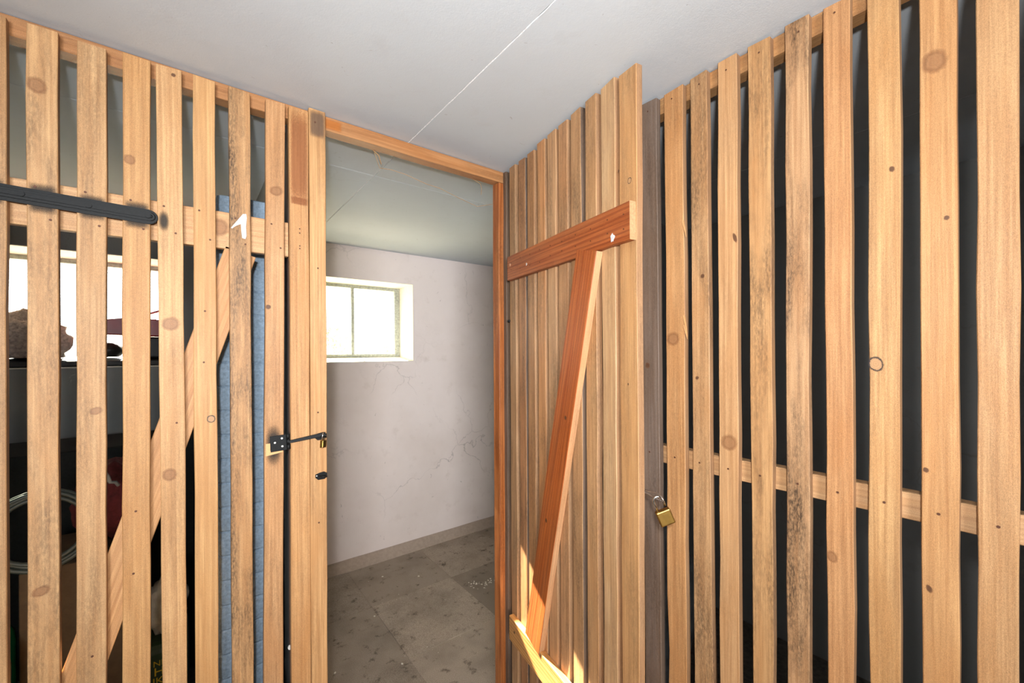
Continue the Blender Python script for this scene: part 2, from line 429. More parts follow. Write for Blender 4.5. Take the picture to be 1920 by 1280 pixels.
def multibox(name, boxes, mat):
    bm = bmesh.new()
    for b in boxes: add_box(bm, *b)
    return link(name, bm_mesh(name, bm), mat)
YB, YO = 3.122, 3.64
W2 = (-0.84, -0.06); W1 = (0.63, 1.412); WZ = (1.488, 2.100)
cells = []
xs = [-2.6, W2[0], W2[1], 0.30, W1[0], W1[1], 2.75]; zs = [0, WZ[0], WZ[1], CH + 0.12]
for i in range(6):
    for k in range(3):
        if k == 1 and i in (1, 4): continue
        cells.append((xs[i], xs[i+1], YB, YO, zs[k] - (0.1 if k == 0 else 0), zs[k+1]))
struct(multibox('wall_back', [c for c in cells if c[0] > 0.29], WALL))
struct(multibox('wall_back_left', [c for c in cells if c[0] < 0.29], GREYWALL))  # grey puts the compartment's shade into the wall's colour
struct(box_obj('wall_right', (2.532, 2.64, -2.6, 3.122, -0.1, CH + 0.1), GREYWALL))
struct(box_obj('wall_behind', (-2.6, 2.532, -2.75, -2.6, -0.1, CH + 0.1), CEIL))
struct(box_obj('wall_left', (-2.72, -2.6, -2.6, 3.122, -0.1, CH + 0.1), CEIL))
struct(box_obj('wall_inner_left', (0.268, 0.328, 1.50, 3.122, -0.006, CH), GREYWALL))
struct(box_obj('wall_inner_right', (1.15, 2.532, 1.46, 1.54, -0.006, CH), GREYWALL))
struct(box_obj('wall_partition_left', (-2.6, -0.68, 1.43, 1.53, -0.006, CH), CEIL))
struct(box_obj('wall_partition_right', (1.12, 2.532, -0.90, -0.82, -0.006, CH), GREYWALL))
struct(box_obj('wall_corridor_right', (1.12, 1.20, -2.6, -0.90, -0.006, CH), CEIL))
# coved concrete skirting
bm = bmesh.new(); prof = [(YB + 0.002, -0.006), (YB - 0.062, -0.006), (YB - 0.058, 0.006), (YB - 0.035, 0.026), (YB - 0.012, 0.055), (YB + 0.002, 0.066)]
n = 40; rr = []
for i in range(n + 1):
    x = 0.33 + (2.53 - 0.33) * i / n
    rr.append([bm.verts.new((x, yy + 0.002 * mnoise.noise((x * 6, yy * 20, 0)), zz)) for yy, zz in prof])
for A, B in zip(rr, rr[1:]):
    for k in range(len(prof) - 1): bm.faces.new((A[k], B[k], B[k+1], A[k+1]))
bm.faces.new(rr[0]); bm.faces.new(rr[-1][::-1])
struct(link('baseboard_back', bm_mesh('baseboard_back', bm), SKIRT))
# floor tiles of the room behind the doorway
TX = [0.33, 0.875, 1.423, 1.975, 2.53]; TY = [0.93, 1.46, 2.005, 2.552, 3.06]
tones = {(0, 1): 0.84, (0, 2): 0.86, (1, 2): 1.02, (2, 2): 0.74, (2, 3): 0.98, (1, 3): 0.90, (0, 3): 0.84, (1, 1): 1.03, (2, 1): 1.0}
for i in range(4):
    for j in range(4):
        if j == 0 and i > 1: continue
        o = box_obj('floor_tile', (TX[i] + 0.0008, TX[i+1] - 0.0008, TY[j] + 0.0008, TY[j+1] - 0.0008, -0.006, 0.0012 * ((i * 3 + j) % 2)), CARPET, floor, 0.001, 1)
        t = tones.get((i, j), 0.95); o.color = (t, t, t, 1)
for xa, xb, ya, yb in ((-2.6, 0.33, -2.6, 1.46), (0.33, 1.12, -2.6, 0.93)):
    o = box_obj('floor_sheet', (xa, xb - 0.001, ya, yb - 0.001, -0.006, 0.0), CARPET, floor); o.color = (0.95, 0.95, 0.95, 1)

# ------------------------------------------------------------------ windows
def window(name, x0, x1):
    z0, z1 = WZ; yf = 3.385
    fr = struct(empty(name, ((x0 + x1) / 2, yf, z0)))
    # reveal lining, the sunlight's cream tone put into its colour
    for nm, d in (('reveal', (x0, x0 + 0.004, YB - 0.001, YO, z0, z1)), ('reveal', (x1 - 0.004, x1, YB - 0.001, YO, z0, z1)),
                  ('reveal', (x0 + 0.004, x1 - 0.004, YB - 0.001, YO, z1 - 0.004, z1))):
        box_obj(nm, d, REVEAL, fr)
    bm = bmesh.new()
    xa, xb = x0 + 0.004, x1 - 0.004
    v = [bm.verts.new(p) for p in ((xa, YB - 0.001, z0 + 0.004), (xb, YB - 0.001, z0 + 0.004), (xb, yf + 0.04, z0 + 0.036), (xa, yf + 0.04, z0 + 0.036),
                                   (xa, YB - 0.001, z0 - 0.002), (xb, YB - 0.001, z0 - 0.002), (xb, yf + 0.04, z0 - 0.002), (xa, yf + 0.04, z0 - 0.002))]
    for f in ((0, 1, 2, 3), (7, 6, 5, 4), (0, 4, 5, 1), (1, 5, 6, 2), (2, 6, 7, 3), (3, 7, 4, 0)): bm.faces.new([v[i] for i in f])
    link('sill', bm_mesh('sill', bm), REVEAL, fr)
    fw, ft = 0.046, 0.035; a, b_, c, d = x0 + 0.004, x1 - 0.004, z0 + 0.032, z1 - 0.004
    for nm, dd in (('frame_stile', (a, a + fw, yf, yf + ft, c, d)), ('frame_stile', (b_ - fw, b_, yf, yf + ft, c, d)),
                   ('frame_rail', (a + fw, b_ - fw, yf, yf + ft, d - 0.026, d)), ('frame_rail', (a + fw, b_ - fw, yf, yf + ft, c, c + 0.026)),
                   ('mullion', ((a + b_) / 2 - 0.0115, (a + b_) / 2 + 0.0115, yf + 0.004, yf + ft, c + 0.026, d - 0.026))):
        box_obj(nm, dd, GALV, fr, 0.003, 2)
    xm = (a + b_) / 2
    for pa, pb in ((a + fw, xm - 0.0115), (xm + 0.0115, b_ - fw)):
        box_obj('pane', (pa, pb, yf + 0.016, yf + 0.020, c + 0.026, d - 0.026), GLASS, fr)
    # wire mesh outside the glass
    bm = bmesh.new(); rw = 0.0006; ym = yf + 0.06
    x = a + 0.01
    while x < b_: add_box(bm, x - rw, x + rw, ym, ym + 2 * rw, c, d); x += 0.019
    z = c + 0.01
    while z < d: add_box(bm, a, b_, ym - 2 * rw, ym, z - rw, z + rw); z += 0.019
    o = link('wire_mesh', bm_mesh('wire_mesh', bm), WIRE, fr); o['kind'] = 'stuff'
    # two catches on the right stile
    for zz in (c + 0.09, d - 0.09):
        bm = bmesh.new(); tube_bm(bm, [(b_ - 0.03, yf - 0.002, zz), (b_ - 0.018, yf - 0.012, zz + 0.004), (b_ - 0.004, yf - 0.006, zz - 0.004)], 0.004, 6)
        link('catch', bm_mesh('catch', bm, True), GALV, fr)
    return fr
window('window_1', *W1); window('window_2', *W2)

# ================================================================== timber door frame
YF, XF, ST = 1.427, 1.125, 0.022         # front faces of the two slatted fronts, slat thickness
CX, CY = (1, 0, 0), (0, 1, 0)
df = empty('timber_door_frame', (0.69, 1.45, 0))
tag(df, 'sawn timber frame of the open doorway, header beam under the ceiling and two posts', 'door frame')
hbeam = board('header_beam', df, (-0.64, 1.4725, CH - 0.025), (1.085, 1.4725, CH - 0.025), (0, 0, 1), 0.046, 0.046, 0.045, rgb(194, 136, 84), 0.25, wob=0.001, segs=24, seed=31)
board('post', df, (0.2935, 1.4725, 0.0), (0.2935, 1.4725, CH - 0.05), CX, 0.095, 0.095, 0.045, rgb(120, 84, 58), 0.5, seed=32)
board('post', df, (1.0675, 1.4725, 0.0), (1.0675, 1.4725, CH - 0.05), CX, 0.037, 0.037, 0.045, rgb(192, 120, 66), 0.5, mat=REDWOOD, seed=33)
board('post', df, (-0.615, 1.4725, 0.0), (-0.615, 1.4725, CH - 0.05), CX, 0.05, 0.05, 0.045, TAN, 0.2, seed=34)
jamb1 = board('jamb_board', df, (0.2682, YF + ST/2, 0.01), (0.2695, YF + ST/2, 2.316), CX, 0.054, 0.054, ST, rgb(212, 160, 104), 0.25, seed=35)
jamb2 = board('jamb_board', df, (0.3212, YF + ST/2, 0.01), (0.3225, YF + ST/2, 2.331), CX, 0.049, 0.049, ST, rgb(214, 164, 108), 0.25, seed=36)
board('jamb_board', df, (1.0905, YF + ST/2 + 0.001, 0.01), (1.0905, YF + ST/2 + 0.001, 2.33), CX, 0.036, 0.036, ST, rgb(112, 92, 76), 0.7, seed=37)
for x, z in ((0.270, 1.944), (0.270, 1.931), (0.270, 1.891), (0.270, 1.883)): put('nail', NAILM, jamb1, (x, YF, z), (0, -1, 0), 0.0022, 0.0022)
for x, z in ((0.322, 1.828), (0.320, 1.37), (0.321, 1.02), (0.316, 2.29)): put('nail', NAILM, jamb2, (x, YF, z), (0, -1, 0), 0.0028, 0.0028)
RSM = decal_mesh('stain', RESIN, True); ROM = decal_mesh('stain', RESINO, True); RGM = decal_mesh('stain', GREYST, True)
put('stain', RSM, jamb1, (0.2693, YF, 2.165), (0, -1, 0), 0.0262, 0.150, 0.0004)
put('stain', RSM, jamb1, (0.2695, YF, 2.03), (0, -1, 0), 0.026, 0.012, 0.0005)
put('stain', RGM, jamb2, (0.3224, YF, 2.285), (0, -1, 0), 0.0238, 0.044, 0.0004)
put('stain', ROM, hbeam, (0.375, 1.45, CH - 0.026), (0, -1, 0), 0.030, 0.018, 0.0006)
put('screw_cap', disc_mesh('screw_cap', 14, 0.5, CAP), df, (0.2415, 1.4495, 0.648), (0, -1, 0), 0.0075, 0.0075)
# staples for the hasps, screwed to the jamb board
def staple(z, x):
    st = prism('staple', [(-0.016, -0.004), (-0.008, -0.012), (0.012, -0.012), (0.019, -0.003), (0.019, 0.006), (0.010, 0.012), (-0.004, 0.010), (-0.016, 0.006)],
               0.0025, BLACK, jamb2, frame((x, YF, z), (1, 0, 0), (0, 0, 1), (0, -1, 0)), 0.0008)
    bm = bmesh.new()
    tube_bm(bm, [(x - 0.004, YF - 0.002, z), (x - 0.003, YF - 0.016, z + 0.001), (x + 0.006, YF - 0.022, z), (x + 0.014, YF - 0.015, z - 0.002), (x + 0.014, YF - 0.002, z - 0.002)], 0.0026, 8)
    link('staple_loop', bm_mesh('staple_loop', bm, True), BLACK, st)
    return st
staple(1.168, 0.327); staple(1.294, 0.326)
for z in (1.170,): put('rivet', disc_mesh('rivet', 10, 0.5, RIVET), jamb2, (0.3145, YF - 0.0025, z), (0, -1, 0), 0.002, 0.002)

# ================================================================== closed slatted door with the painted 1
d1 = empty('slatted_door', (-0.18, 1.44, 0))
tag(d1, 'closed slatted pine door with a white 1 and a long black strap hinge', 'door')
LS = [  # x left/right at the top, x left/right at the bottom, top z, tint, stain
    (-0.538, -0.487, -0.538, -0.487, 2.315, PINE, 0.15), (-0.457, -0.407, -0.457, -0.407, 2.312, PINE, 0.2),
    (-0.3755, -0.3246, -0.3783, -0.3274, 2.315, rgb(198, 152, 102), 0.45), (-0.2944, -0.2443, -0.2965, -0.2465, 2.316, rgb(212, 165, 112), 0.55),
    (-0.2136, -0.1619, -0.2194, -0.168, 2.312, rgb(212, 166, 114), 0.40), (-0.1329, -0.0801, -0.1382, -0.0857, 2.318, rgb(210, 158, 100), 0.10),
    (-0.0686, -0.0151, -0.0614, -0.0108, 2.317, rgb(216, 168, 114), 0.22), (0.0076, 0.0574, 0.0063, 0.0584, 2.318, rgb(216, 166, 108), 0.12),
    (0.0894, 0.1410, 0.0894, 0.1410, 2.317, rgb(206, 158, 106), 1.0), (0.1801, 0.2309, 0.1679, 0.2195, 2.316, rgb(208, 158, 108), 0.30)]
dslat = []
for i, (a, b, c, d, zt, col, stn) in enumerate(LS):
    # edges were measured at z 2.2 and z 0.75; carry the lean on to the ends
    ta, tb = a + (a - c) * 0.08, b + (b - d) * 0.08; ba, bb = c - (a - c) * 0.48, d - (b - d) * 0.48
    o = board('slat', d1, ((ba + bb) / 2, YF + ST/2, 0.035), ((ta + tb) / 2, YF + ST/2, zt), CX, bb - ba, tb - ta, ST, vary(col, i, 0.05), stn, cut=random.uniform(-0.06, 0.10), seed=i + 1, side=EDGE)
    dslat.append(o)
    xm = (a + b) / 2
    for zz, dx in ((1.948, -0.012), (1.876, 0.012)): put('nail', NAILM, o, (xm + dx, YF, zz + random.uniform(-.004, .004)), (0, -1, 0), 0.0027, 0.0027)
for k, x, z in ((7, 0.032, 1.676), (7, 0.029, 1.535), (5, -0.112, 1.159), (5, -0.117, 1.002), (4, -0.192, 0.826), (6, -0.03, 1.375)):
    put('nail', NAILM, dslat[k], (x, YF, z), (0, -1, 0), 0.0027, 0.0027)
for k, x, z, rx, rz, kd in ((3, -.2777, 2.1785, .0142, .016, 'k'), (3, -.2753, 1.0135, .0132, .0098, 'k'), (5, -.1201, 2.0514, .0101, .0108, 'k'), (6, -.0412, 1.6381, .0166, .0150, 'k'),
                            (6, -.0450, 1.2397, .0131, .0141, 'k'), (7, .0447, 1.3779, .0084, .0089, 'd'), (9, .2067, 2.0469, .0157, .0119, 'k'), (6, -.0329, 2.3000, .0066, .0061, 's'),
                            (4, -.1833, 1.4208, .0104, .0078, 'k'), (9, .1839, 1.6968, .0091, .0085, 's')):
    put('knot', KN[kd], dslat[k], (x, YF, z), (0, -1, 0), rx * 1.35, rz * 1.35, 0.0004, 0.3)
RY = 1.449 + 0.0115
rail1 = board('rail', d1, (-0.55, RY, 1.911), (0.2415, RY, 1.911), (0, 0, 1), 0.106, 0.106, 0.023, rgb(222, 174, 122), 0.10, seed=41)
board('rail', d1, (-0.55, RY, 0.43), (0.230, RY, 0.43), (0, 0, 1), 0.10, 0.10, 0.023, rgb(214, 166, 112), 0.10, seed=42)
put('knot', KN['k'], rail1, (0.0665, 1.449, 1.918), (0, -1, 0), 0.026, 0.028, 0.0004)
board('brace', d1, (-0.302, RY, 0.485), (0.118, RY, 1.855), (1, 0, -0.3), 0.079, 0.079, 0.023, rgb(216, 160, 104), 0.12, seed=43)
# painted figure one
prism('painted_numeral', [(-0.019, -0.005), (0.010, 0.040), (0.0185, 0.041), (0.0195, 0.030), (0.0175, 0.004), (0.0185, -0.022), (0.016, -0.0315), (0.008, -0.030), (0.006, -0.012),
                          (0.005, 0.010), (-0.002, 0.006), (-0.010, 0.000), (-0.016, -0.0065)], 0.0007, WHITEPAINT, dslat[8],
      frame((0.1115, YF, 1.921), (1, 0, 0), (0, 0, 1), (0, -1, 0)))
# strap hinge
def stadium(x0, x1, h, n=10):
    r = h / 2; pts = [(x0, -r)]
    pts += [(x1 - r + r * math.cos(t), r * math.sin(t)) for t in [(-0.5 + k / n) * math.pi for k in range(n + 1)]]
    pts += [(x0, r)]
    return pts
MH = frame((0, YF, 1.9095), (1, 0, -0.035), (0.035, 0, 1), (0, -1, 0))
strap = prism('strap_hinge', stadium(-0.585, -0.0655, 0.0372), 0.0035, BLACK, d1, MH, 0.0012)
prism('strap_ridge', stadium(-0.585, -0.0700, 0.0230), 0.0028, BLACK, strap, MH @ Matrix.Translation((0, 0.001, 0.0034)), 0.0022)
prism('strap_groove_rib', stadium(-0.585, -0.0760, 0.0105), 0.0022, BLACK, strap, MH @ Matrix.Translation((0, 0.001, 0.0060)), 0.0018)
bolt = disc_mesh('bolt_head', 12, 0.45, BLACK)
for x in (-0.085, -0.193, -0.301, -0.43): link('bolt_head', bolt, None, strap, MH @ Matrix.Translation((x, 0.001, 0.008)) @ Matrix.Diagonal((0.006, 0.006, 0.006, 1)))
tube('hinge_knuckle', [(-0.590, YF - 0.004, 1.895), (-0.590, YF - 0.004, 1.965)], 0.008, BLACK, strap, 10)
# soot of black spray paint beside the strap and the hasp
for k in (2, 3, 4, 5):
    a, b = LS[k][0], LS[k][1]; xm = (a + b) / 2; zz = 1.9095 - 0.035 * xm
    put('spray_stain', SOM, dslat[k], (xm, YF, zz), (0, -1, 0), (b - a) / 2 - 0.0012, 0.036 if k in (3, 5) else 0.031, 0.0006)
put('spray_stain', SPM, dslat[6], (-0.0540, YF, 1.908), (0, -1, 0), 0.0125, 0.030, 0.0006)
put('spray_stain', SPM, dslat[9], (0.1962, YF, 1.283), (0, -1, 0), 0.0252, 0.0680, 0.0006)
prism('bare_patch', [(-0.033, -0.031), (0.012, -0.024), (0.012, -0.013), (-0.0215, -0.016), (-0.0215, 0.006), (-0.033, 0.006)], 0.0003, plain('bare_pine', rgb(226, 176, 120), 0.6, 0, 200, 0.1), dslat[9],
      frame((0.2085, YF - 0.0008, 1.284), (1, 0, 0), (0, 0, 1), (0, -1, 0)))
# hasp
MP = frame((0.2085, YF - 0.001, 1.288), (1, 0, 0.05), (-0.05, 0, 1), (0, -1, 0))
hasp = prism('hasp', [(-0.0215, -0.0235), (0.0215, -0.0235), (0.0215, 0.0235), (-0.0215, 0.0235)], 0.003, BLACK, d1, MP, 0.0006)
riv = disc_mesh('rivet', 12, 0.5, RIVET)
for x, y in ((0.0095, 0.0135), (-0.0095, 0.0035), (0.0095, -0.0105)): link('rivet', riv, None, hasp, MP @ Matrix.Translation((x, y, 0.003)) @ Matrix.Diagonal((0.0030, 0.0030, 0.003, 1)))
for za, zb in ((-0.022, -0.008), (-0.006, 0.008), (0.010, 0.024)):
    p = MP @ Vector((0.0262, za, 0.003)); q = MP @ Vector((0.0262, zb, 0.003)); tube('hinge_knuckle', [p, q], 0.0055, BLACK, hasp, 10)
board('hasp_bar', hasp, (0.236, YF - 0.010, 1.2895), (0.338, YF - 0.0165, 1.302), (0, 0.05, 1), 0.0085, 0.0125, 0.004, rgb(40, 42, 42)[:3], 0.0, mat=BLACK, wob=0, segs=6, ch=0.001)
# ------------------------------------------------------------------ padlock
def padlock(name, top, tilt, yaw, s, label, open_=False):
    """top: world point where the shackle's crown hangs; body below"""
    R = Matrix.Translation(Vector(top)) @ Matrix.Rotation(yaw, 4, 'Z') @ Matrix.Rotation(tilt, 4, 'Y') @ Matrix.Scale(s, 4)
    e = link(name, None, None, None, Matrix.Translation(Vector(top)))
    bm = bmesh.new(); add_box(bm, -0.0155, 0.0155, -0.0075, 0.0075, -0.062, -0.030)
    bmesh.ops.bevel(bm, geom=bm.edges[:], offset=0.0025, segments=3, affect='EDGES', profile=0.5)
    bo = link('body', bm_mesh('body', bm, False), BRASS, e, R)
    pts = [(-0.0095, 0, -0.034)] + [(-0.0095, 0, -0.012)] + [(0.0095 * math.cos(t), 0, -0.010 + 0.0095 * math.sin(t)) for t in [math.pi * (1 - k / 10) for k in range(11)]]
    pts += [(0.0095, 0, -0.013), (0.0095, 0, -0.024 if open_ else -0.034)]
    bm = bmesh.new(); tube_bm(bm, pts, 0.0026, 10); link('shackle', bm_mesh('shackle', bm, True), STEEL, e, R)
    bm = bmesh.new(); tube_bm(bm, [(0, 0, -0.0622), (0, 0, -0.0612)], 0.0045, 12); link('keyway', bm_mesh('keyway', bm), BLACKINK, bo, R)
    tag(e, label, 'padlock'); return e
padlock('padlock', (0.332, YF - 0.020, 1.306), 0.14, 0.9, 0.72, 'small brass padlock on the black hasp of the closed door with the white 1')

# ================================================================== open slatted door
A = Vector((1.0373, 1.3779)); dd = Vector((-0.17552, -0.98448)); nn = Vector((0.98448, -0.17552))
def D(wv, off, z): p = A + dd * wv + nn * off; return Vector((p.x, p.y, z))
DV = Vector((dd.x, dd.y, 0)); NV = Vector((-nn.x, -nn.y, 0))
d2 = empty('slatted_door', (A.x + 0.03, A.y, 0))
tag(d2, 'open slatted pine door swung inward to the right, orange rails and brace on its face', 'door')
WS = [-.017, .064, .135, .209, .280, .349, .4215, .4975, .574, .650]
DT = [2.326, 2.321, 2.320, 2.328, 2.328, 2.327, 2.329, 2.331, 2.330, 2.320]
DC = [rgb(206, 158, 110), rgb(190, 134, 88), rgb(204, 150, 100), rgb(206, 146, 92), rgb(208, 160, 112), rgb(200, 148, 100), rgb(206, 156, 106), rgb(208, 160, 110), rgb(216, 172, 122), rgb(212, 162, 108)]
DS = [.35, .6, .3, .35, .3, .3, .6, .3, .12, .2]
oslat = []
for i, wl in enumerate(WS):
    wd = 0.052 if i < 8 else (0.058 if i == 8 else 0.066)
    jj = random.uniform(-0.003, 0.003)
    o = board('slat', d2, D(wl + wd/2 + jj, 0.022 + ST/2, 0.03), D(wl + wd/2, 0.022 + ST/2, DT[i]), DV, wd, wd, ST, vary(DC[i], i + 30, 0.11), DS[i] + 0.15, wob=0.002, cut=random.uniform(-0.1, 0.1), seed=i + 60, side=WEATHERED if i in (6, 1) else EDGE)
    oslat.append(o)
put('knot', KN['d'], oslat[9], D(0.690, 0.022, 2.018), NV, 0.0085, 0.010, 0.0005)
put('knot', KN['s'], oslat[8], D(0.648, 0.022, 2.06), NV, 0.006, 0.008, 0.0005)
put('knot', KN['s'], oslat[9], D(0.681, 0.022, 1.47), NV, 0.004, 0.006, 0.0005)
RED = rgb(178, 98, 48)
dr = board('rail', d2, D(0.004, 0.011, 1.900), D(0.7125, 0.011, 1.9035), (0, 0, 1), 0.098, 0.102, 0.022, RED, 0.35, mat=REDWOOD, seed=81, end=PALE)
dr2 = board('rail', d2, D(0.004, 0.011, 0.4255), D(0.700, 0.011, 0.4235), (0, 0, 1), 0.098, 0.098, 0.022, rgb(226, 172, 104), 0.12, mat=REDWOOD, seed=82)
dbm = board('brace', d2, D(0.192, 0.0095, 0.474), D(0.532, 0.0095, 1.862), DV, 0.100, 0.100, 0.025, rgb(188, 102, 44), 0.25, mat=REDWOOD, seed=83, side=PALE)
put('knot', KN['s'], dbm, D(0.420, -0.003, 1.345), NV, 0.009, 0.012, 0.0006)
put('knot', KN['s'], dbm, D(0.300, -0.003, 0.97), NV, 0.009, 0.014, 0.0006)
put('knot', KN['s'], dr2, D(0.05, 0.0, 0.43), NV, 0.012, 0.008, 0.0006)
blob = [(0.0075 * (1 + 0.35 * math.sin(3 * t + 1)) * math.cos(t), 0.011 * (1 + 0.2 * math.sin(5 * t)) * math.sin(t)) for t in [2 * math.pi * k / 20 for k in range(20)]]
def face_frame(wv, off, z): return frame(D(wv, off, z), DV, (0, 0, 1), NV)
prism('paint_spot', blob, 0.0012, WHITEPAINT, dr, face_frame(0.646, 0.0, 1.872), 0.0004)
prism('paint_spot', [(x * 0.55, y * 0.45) for x, y in blob], 0.001, WHITEPAINT, dr, face_frame(0.165, 0.0, 1.890), 0.0003)
prism('paint_spot', [(x * 0.7, y * 0.5) for x, y in blob], 0.001, plain('pink_spot', rgb(216, 170, 140), 0.6), dr, face_frame(0.03, 0.0, 1.912), 0.0003)
for wv in (0.04, 0.115, 0.19, 0.26, 0.33, 0.40, 0.475, 0.55, 0.625, 0.69):
    for zz in (1.885, 1.922): put('nail', NAILM, dr, D(wv, 0.0, zz + random.uniform(-.006, .006)), NV, 0.0022, 0.0022)
# strap hinges on its far face, their tips show at the hinge side
for zz in (1.905, 0.425):
    st = board('strap_hinge', d2, D(-0.030, 0.0475, zz), D(0.44, 0.0475, zz), (0, 0, 1), 0.036, 0.034, 0.004, (.02, .02, .02), 0, mat=BLACK, wob=0, segs=6)
    tube('hinge_knuckle', [D(-0.034, 0.046, zz - 0.03), D(-0.034, 0.046, zz + 0.03)], 0.007, BLACK, st, 10)
tube('hinge_bolt', [D(-0.020, 0.030, 1.688), D(-0.016, 0.014, 1.688)], 0.005, BLACK, d2, 8)
# hasp sticking out past the free edge
hb = board('hasp', d2, D(0.640, 0.047, 1.180), D(0.712, 0.047, 1.180), (0, 0, 1), 0.030, 0.030, 0.004, (.02, .02, .02), 0, mat=BLACK, wob=0, segs=4)
bm = bmesh.new()
lp = [(0.712, 1.199), (0.742, 1.200), (0.756, 1.2015), (0.768, 1.2035), (0.786, 1.2025), (0.800, 1.199), (0.8065, 1.194), (0.802, 1.189), (0.788, 1.188), (0.772, 1.1895), (0.758, 1.190), (0.742, 1.1935), (0.712, 1.1935)]
tube_bm(bm, [D(0.70 + (a - 0.712) * 0.825, 0.047 + 0.002 * math.sin(a * 60), z - 0.011) for a, z in lp], 0.0027, 8, True)
link('hasp_loop', bm_mesh('hasp_loop', bm, True), GREYSTEEL, hb)
p = D(0.7535, 0.047, 1.1775)
padlock('padlock', (p.x, p.y, p.z + 0.006), -0.40, -0.75, 1.22, 'brass padlock with open steel shackle dangling from the open door by a dark slat', True)

# ================================================================== fixed slatted partition on the right
pr = empty('slatted_partition', (1.136, 0.3, 0))
tag(pr, 'fixed pine slat partition filling the right side, one dark weathered slat beside the open door', 'partition')
RS = [(0.7907, 0.7345, 0.7847, 0.7283, 2.330, rgb(124, 105, 90), 0.45), (0.7078, 0.6475, 0.7051, 0.6474, 2.325, rgb(206, 152, 98), 0.22),
      (0.6263, 0.5786, 0.6233, 0.5714, 2.329, rgb(204, 156, 106), 0.62), (0.5497, 0.4987, 0.551, 0.5013, 2.331, rgb(208, 160, 110), 0.2),
      (0.4719, 0.4203, 0.4674, 0.4203, 2.328, rgb(206, 156, 102), 0.6), (0.3894, 0.3404, 0.3909, 0.3453, 2.330, rgb(200, 154, 108), 0.95),
      (0.3128, 0.2643, 0.3107, 0.2633, 2.321, rgb(206, 150, 98), 0.12), (0.2358, 0.1861, 0.2383, 0.1889, 2.328, rgb(212, 162, 106), 0.2),
      (0.1577, 0.1072, 0.1584, 0.1078, 2.330, rgb(212, 158, 102), 0.10), (0.0828, 0.034, 0.0866, 0.0381, 2.328, rgb(210, 160, 108), 0.12)]
left = [(0.870 + 0.081 * k, 0.819 + 0.081 * k, 0.868 + 0.081 * k, 0.818 + 0.081 * k, 2.326, TAN, 0.2) for k in range(6)]
right = [(0.003 - 0.081 * k, -0.047 - 0.081 * k, 0.004 - 0.081 * k, -0.046 - 0.081 * k, 2.328, PINE, 0.15) for k in range(9)]
pslat = []
for i, (a, b, c, d, zt, col, stn) in enumerate(RS + left + right):
    ta, tb = a + (a - c) * 0.08, b + (b - d) * 0.08; ba, bb = c - (a - c) * 0.48, d - (b - d) * 0.48
    o = board('slat', pr, (XF + ST/2, (ba + bb) / 2, 0.01), (XF + ST/2, (ta + tb) / 2, zt), (0, -1, 0), ba - bb, ta - tb, ST, vary(col, i + 80, 0.05), stn, wob=0.0025 if i in (1, 7) else 0.0014, cut=random.uniform(-0.05, 0.12), seed=i + 100, side=EDGE if i else None)
    pslat.append(o)
    put('nail', NAILM, o, (XF, (a + b) / 2 + 0.002, 1.247), (-1, 0, 0), 0.0026, 0.0026)
    put('nail', NAILM, o, (XF, (a + b) / 2 + random.uniform(-.006, .006), 2.301), (-1, 0, 0), 0.0022, 0.0022)
pslat[0]['label'] = 'dark weathered grey-brown slat'
for k, y, z, ry, rz, kd in ((8, .1369, 2.1082, .0149, .0193, 'k'), (7, .2249, 1.5303, .0105, .0133, 'd'), (8, .1218, 1.8066, .0050, .0055, 's'), (8, .1478, 1.0993, .0055, .0092, 's'),
                            (6, .3010, 1.1014, .0087, .0107, 'k'), (1, .6834, 1.5948, .0176, .0168, 'k'), (3, .5236, 1.3167, .0180, .0173, 'k'), (2, .5931, 1.7662, .0075, .0074, 's'),
                            (2, .6102, 1.4836, .0068, .0060, 's'), (7, .1985, 1.9248, .0056, .0075, 's'), (8, .1515, 1.3270, .0055, .0062, 's'), (3, .5060, 1.8534, .0060, .0166, 's'),
                            (0, .770, 1.515, .010, .011, 's'), (9, .070, 0.90, .008, .010, 'k')):
    put('knot', KN[kd], pslat[k], (XF, y, z), (-1, 0, 0), ry * 1.35, rz * 1.35, 0.0004, 0.3)
board('top_rail', pr, (1.1695, 1.36, CH - 0.025), (1.1695, -0.81, CH - 0.025), (0, 0, 1), 0.046, 0.046, 0.045, rgb(214, 160, 104), 0.2, segs=24, seed=151)
board('middle_rail', pr, (1.163, 1.44, 1.2435), (1.163, -0.81, 1.2435), (0, 0, 1), 0.054, 0.054, 0.032, rgb(222, 176, 126), 0.12, segs=24, seed=152)
board('bottom_rail', pr, (1.163, 1.44, 0.20), (1.163, -0.81, 0.20), (0, 0, 1), 0.06, 0.06, 0.032, rgb(206, 158, 108), 0.2, segs=24, seed=153)
# torn splinters on the second slat's edge
for y, z, s in ((0.648, 1.905, 1.0), (0.646, 1.625, 1.2), (0.646, 1.61, 0.8)):
    bm = bmesh.new(); tube_bm(bm, [(XF + 0.002, y + 0.004, z + 0.03 * s), (XF - 0.001, y - 0.004, z), (XF - 0.003, y - 0.009, z - 0.022 * s)], [0.0035, 0.0024, 0.0006], 5)
    o = link('splinter', bm_mesh('splinter', bm), WOOD, pslat[1]); o.color = (*rgb(214, 168, 116)[:3], 0)

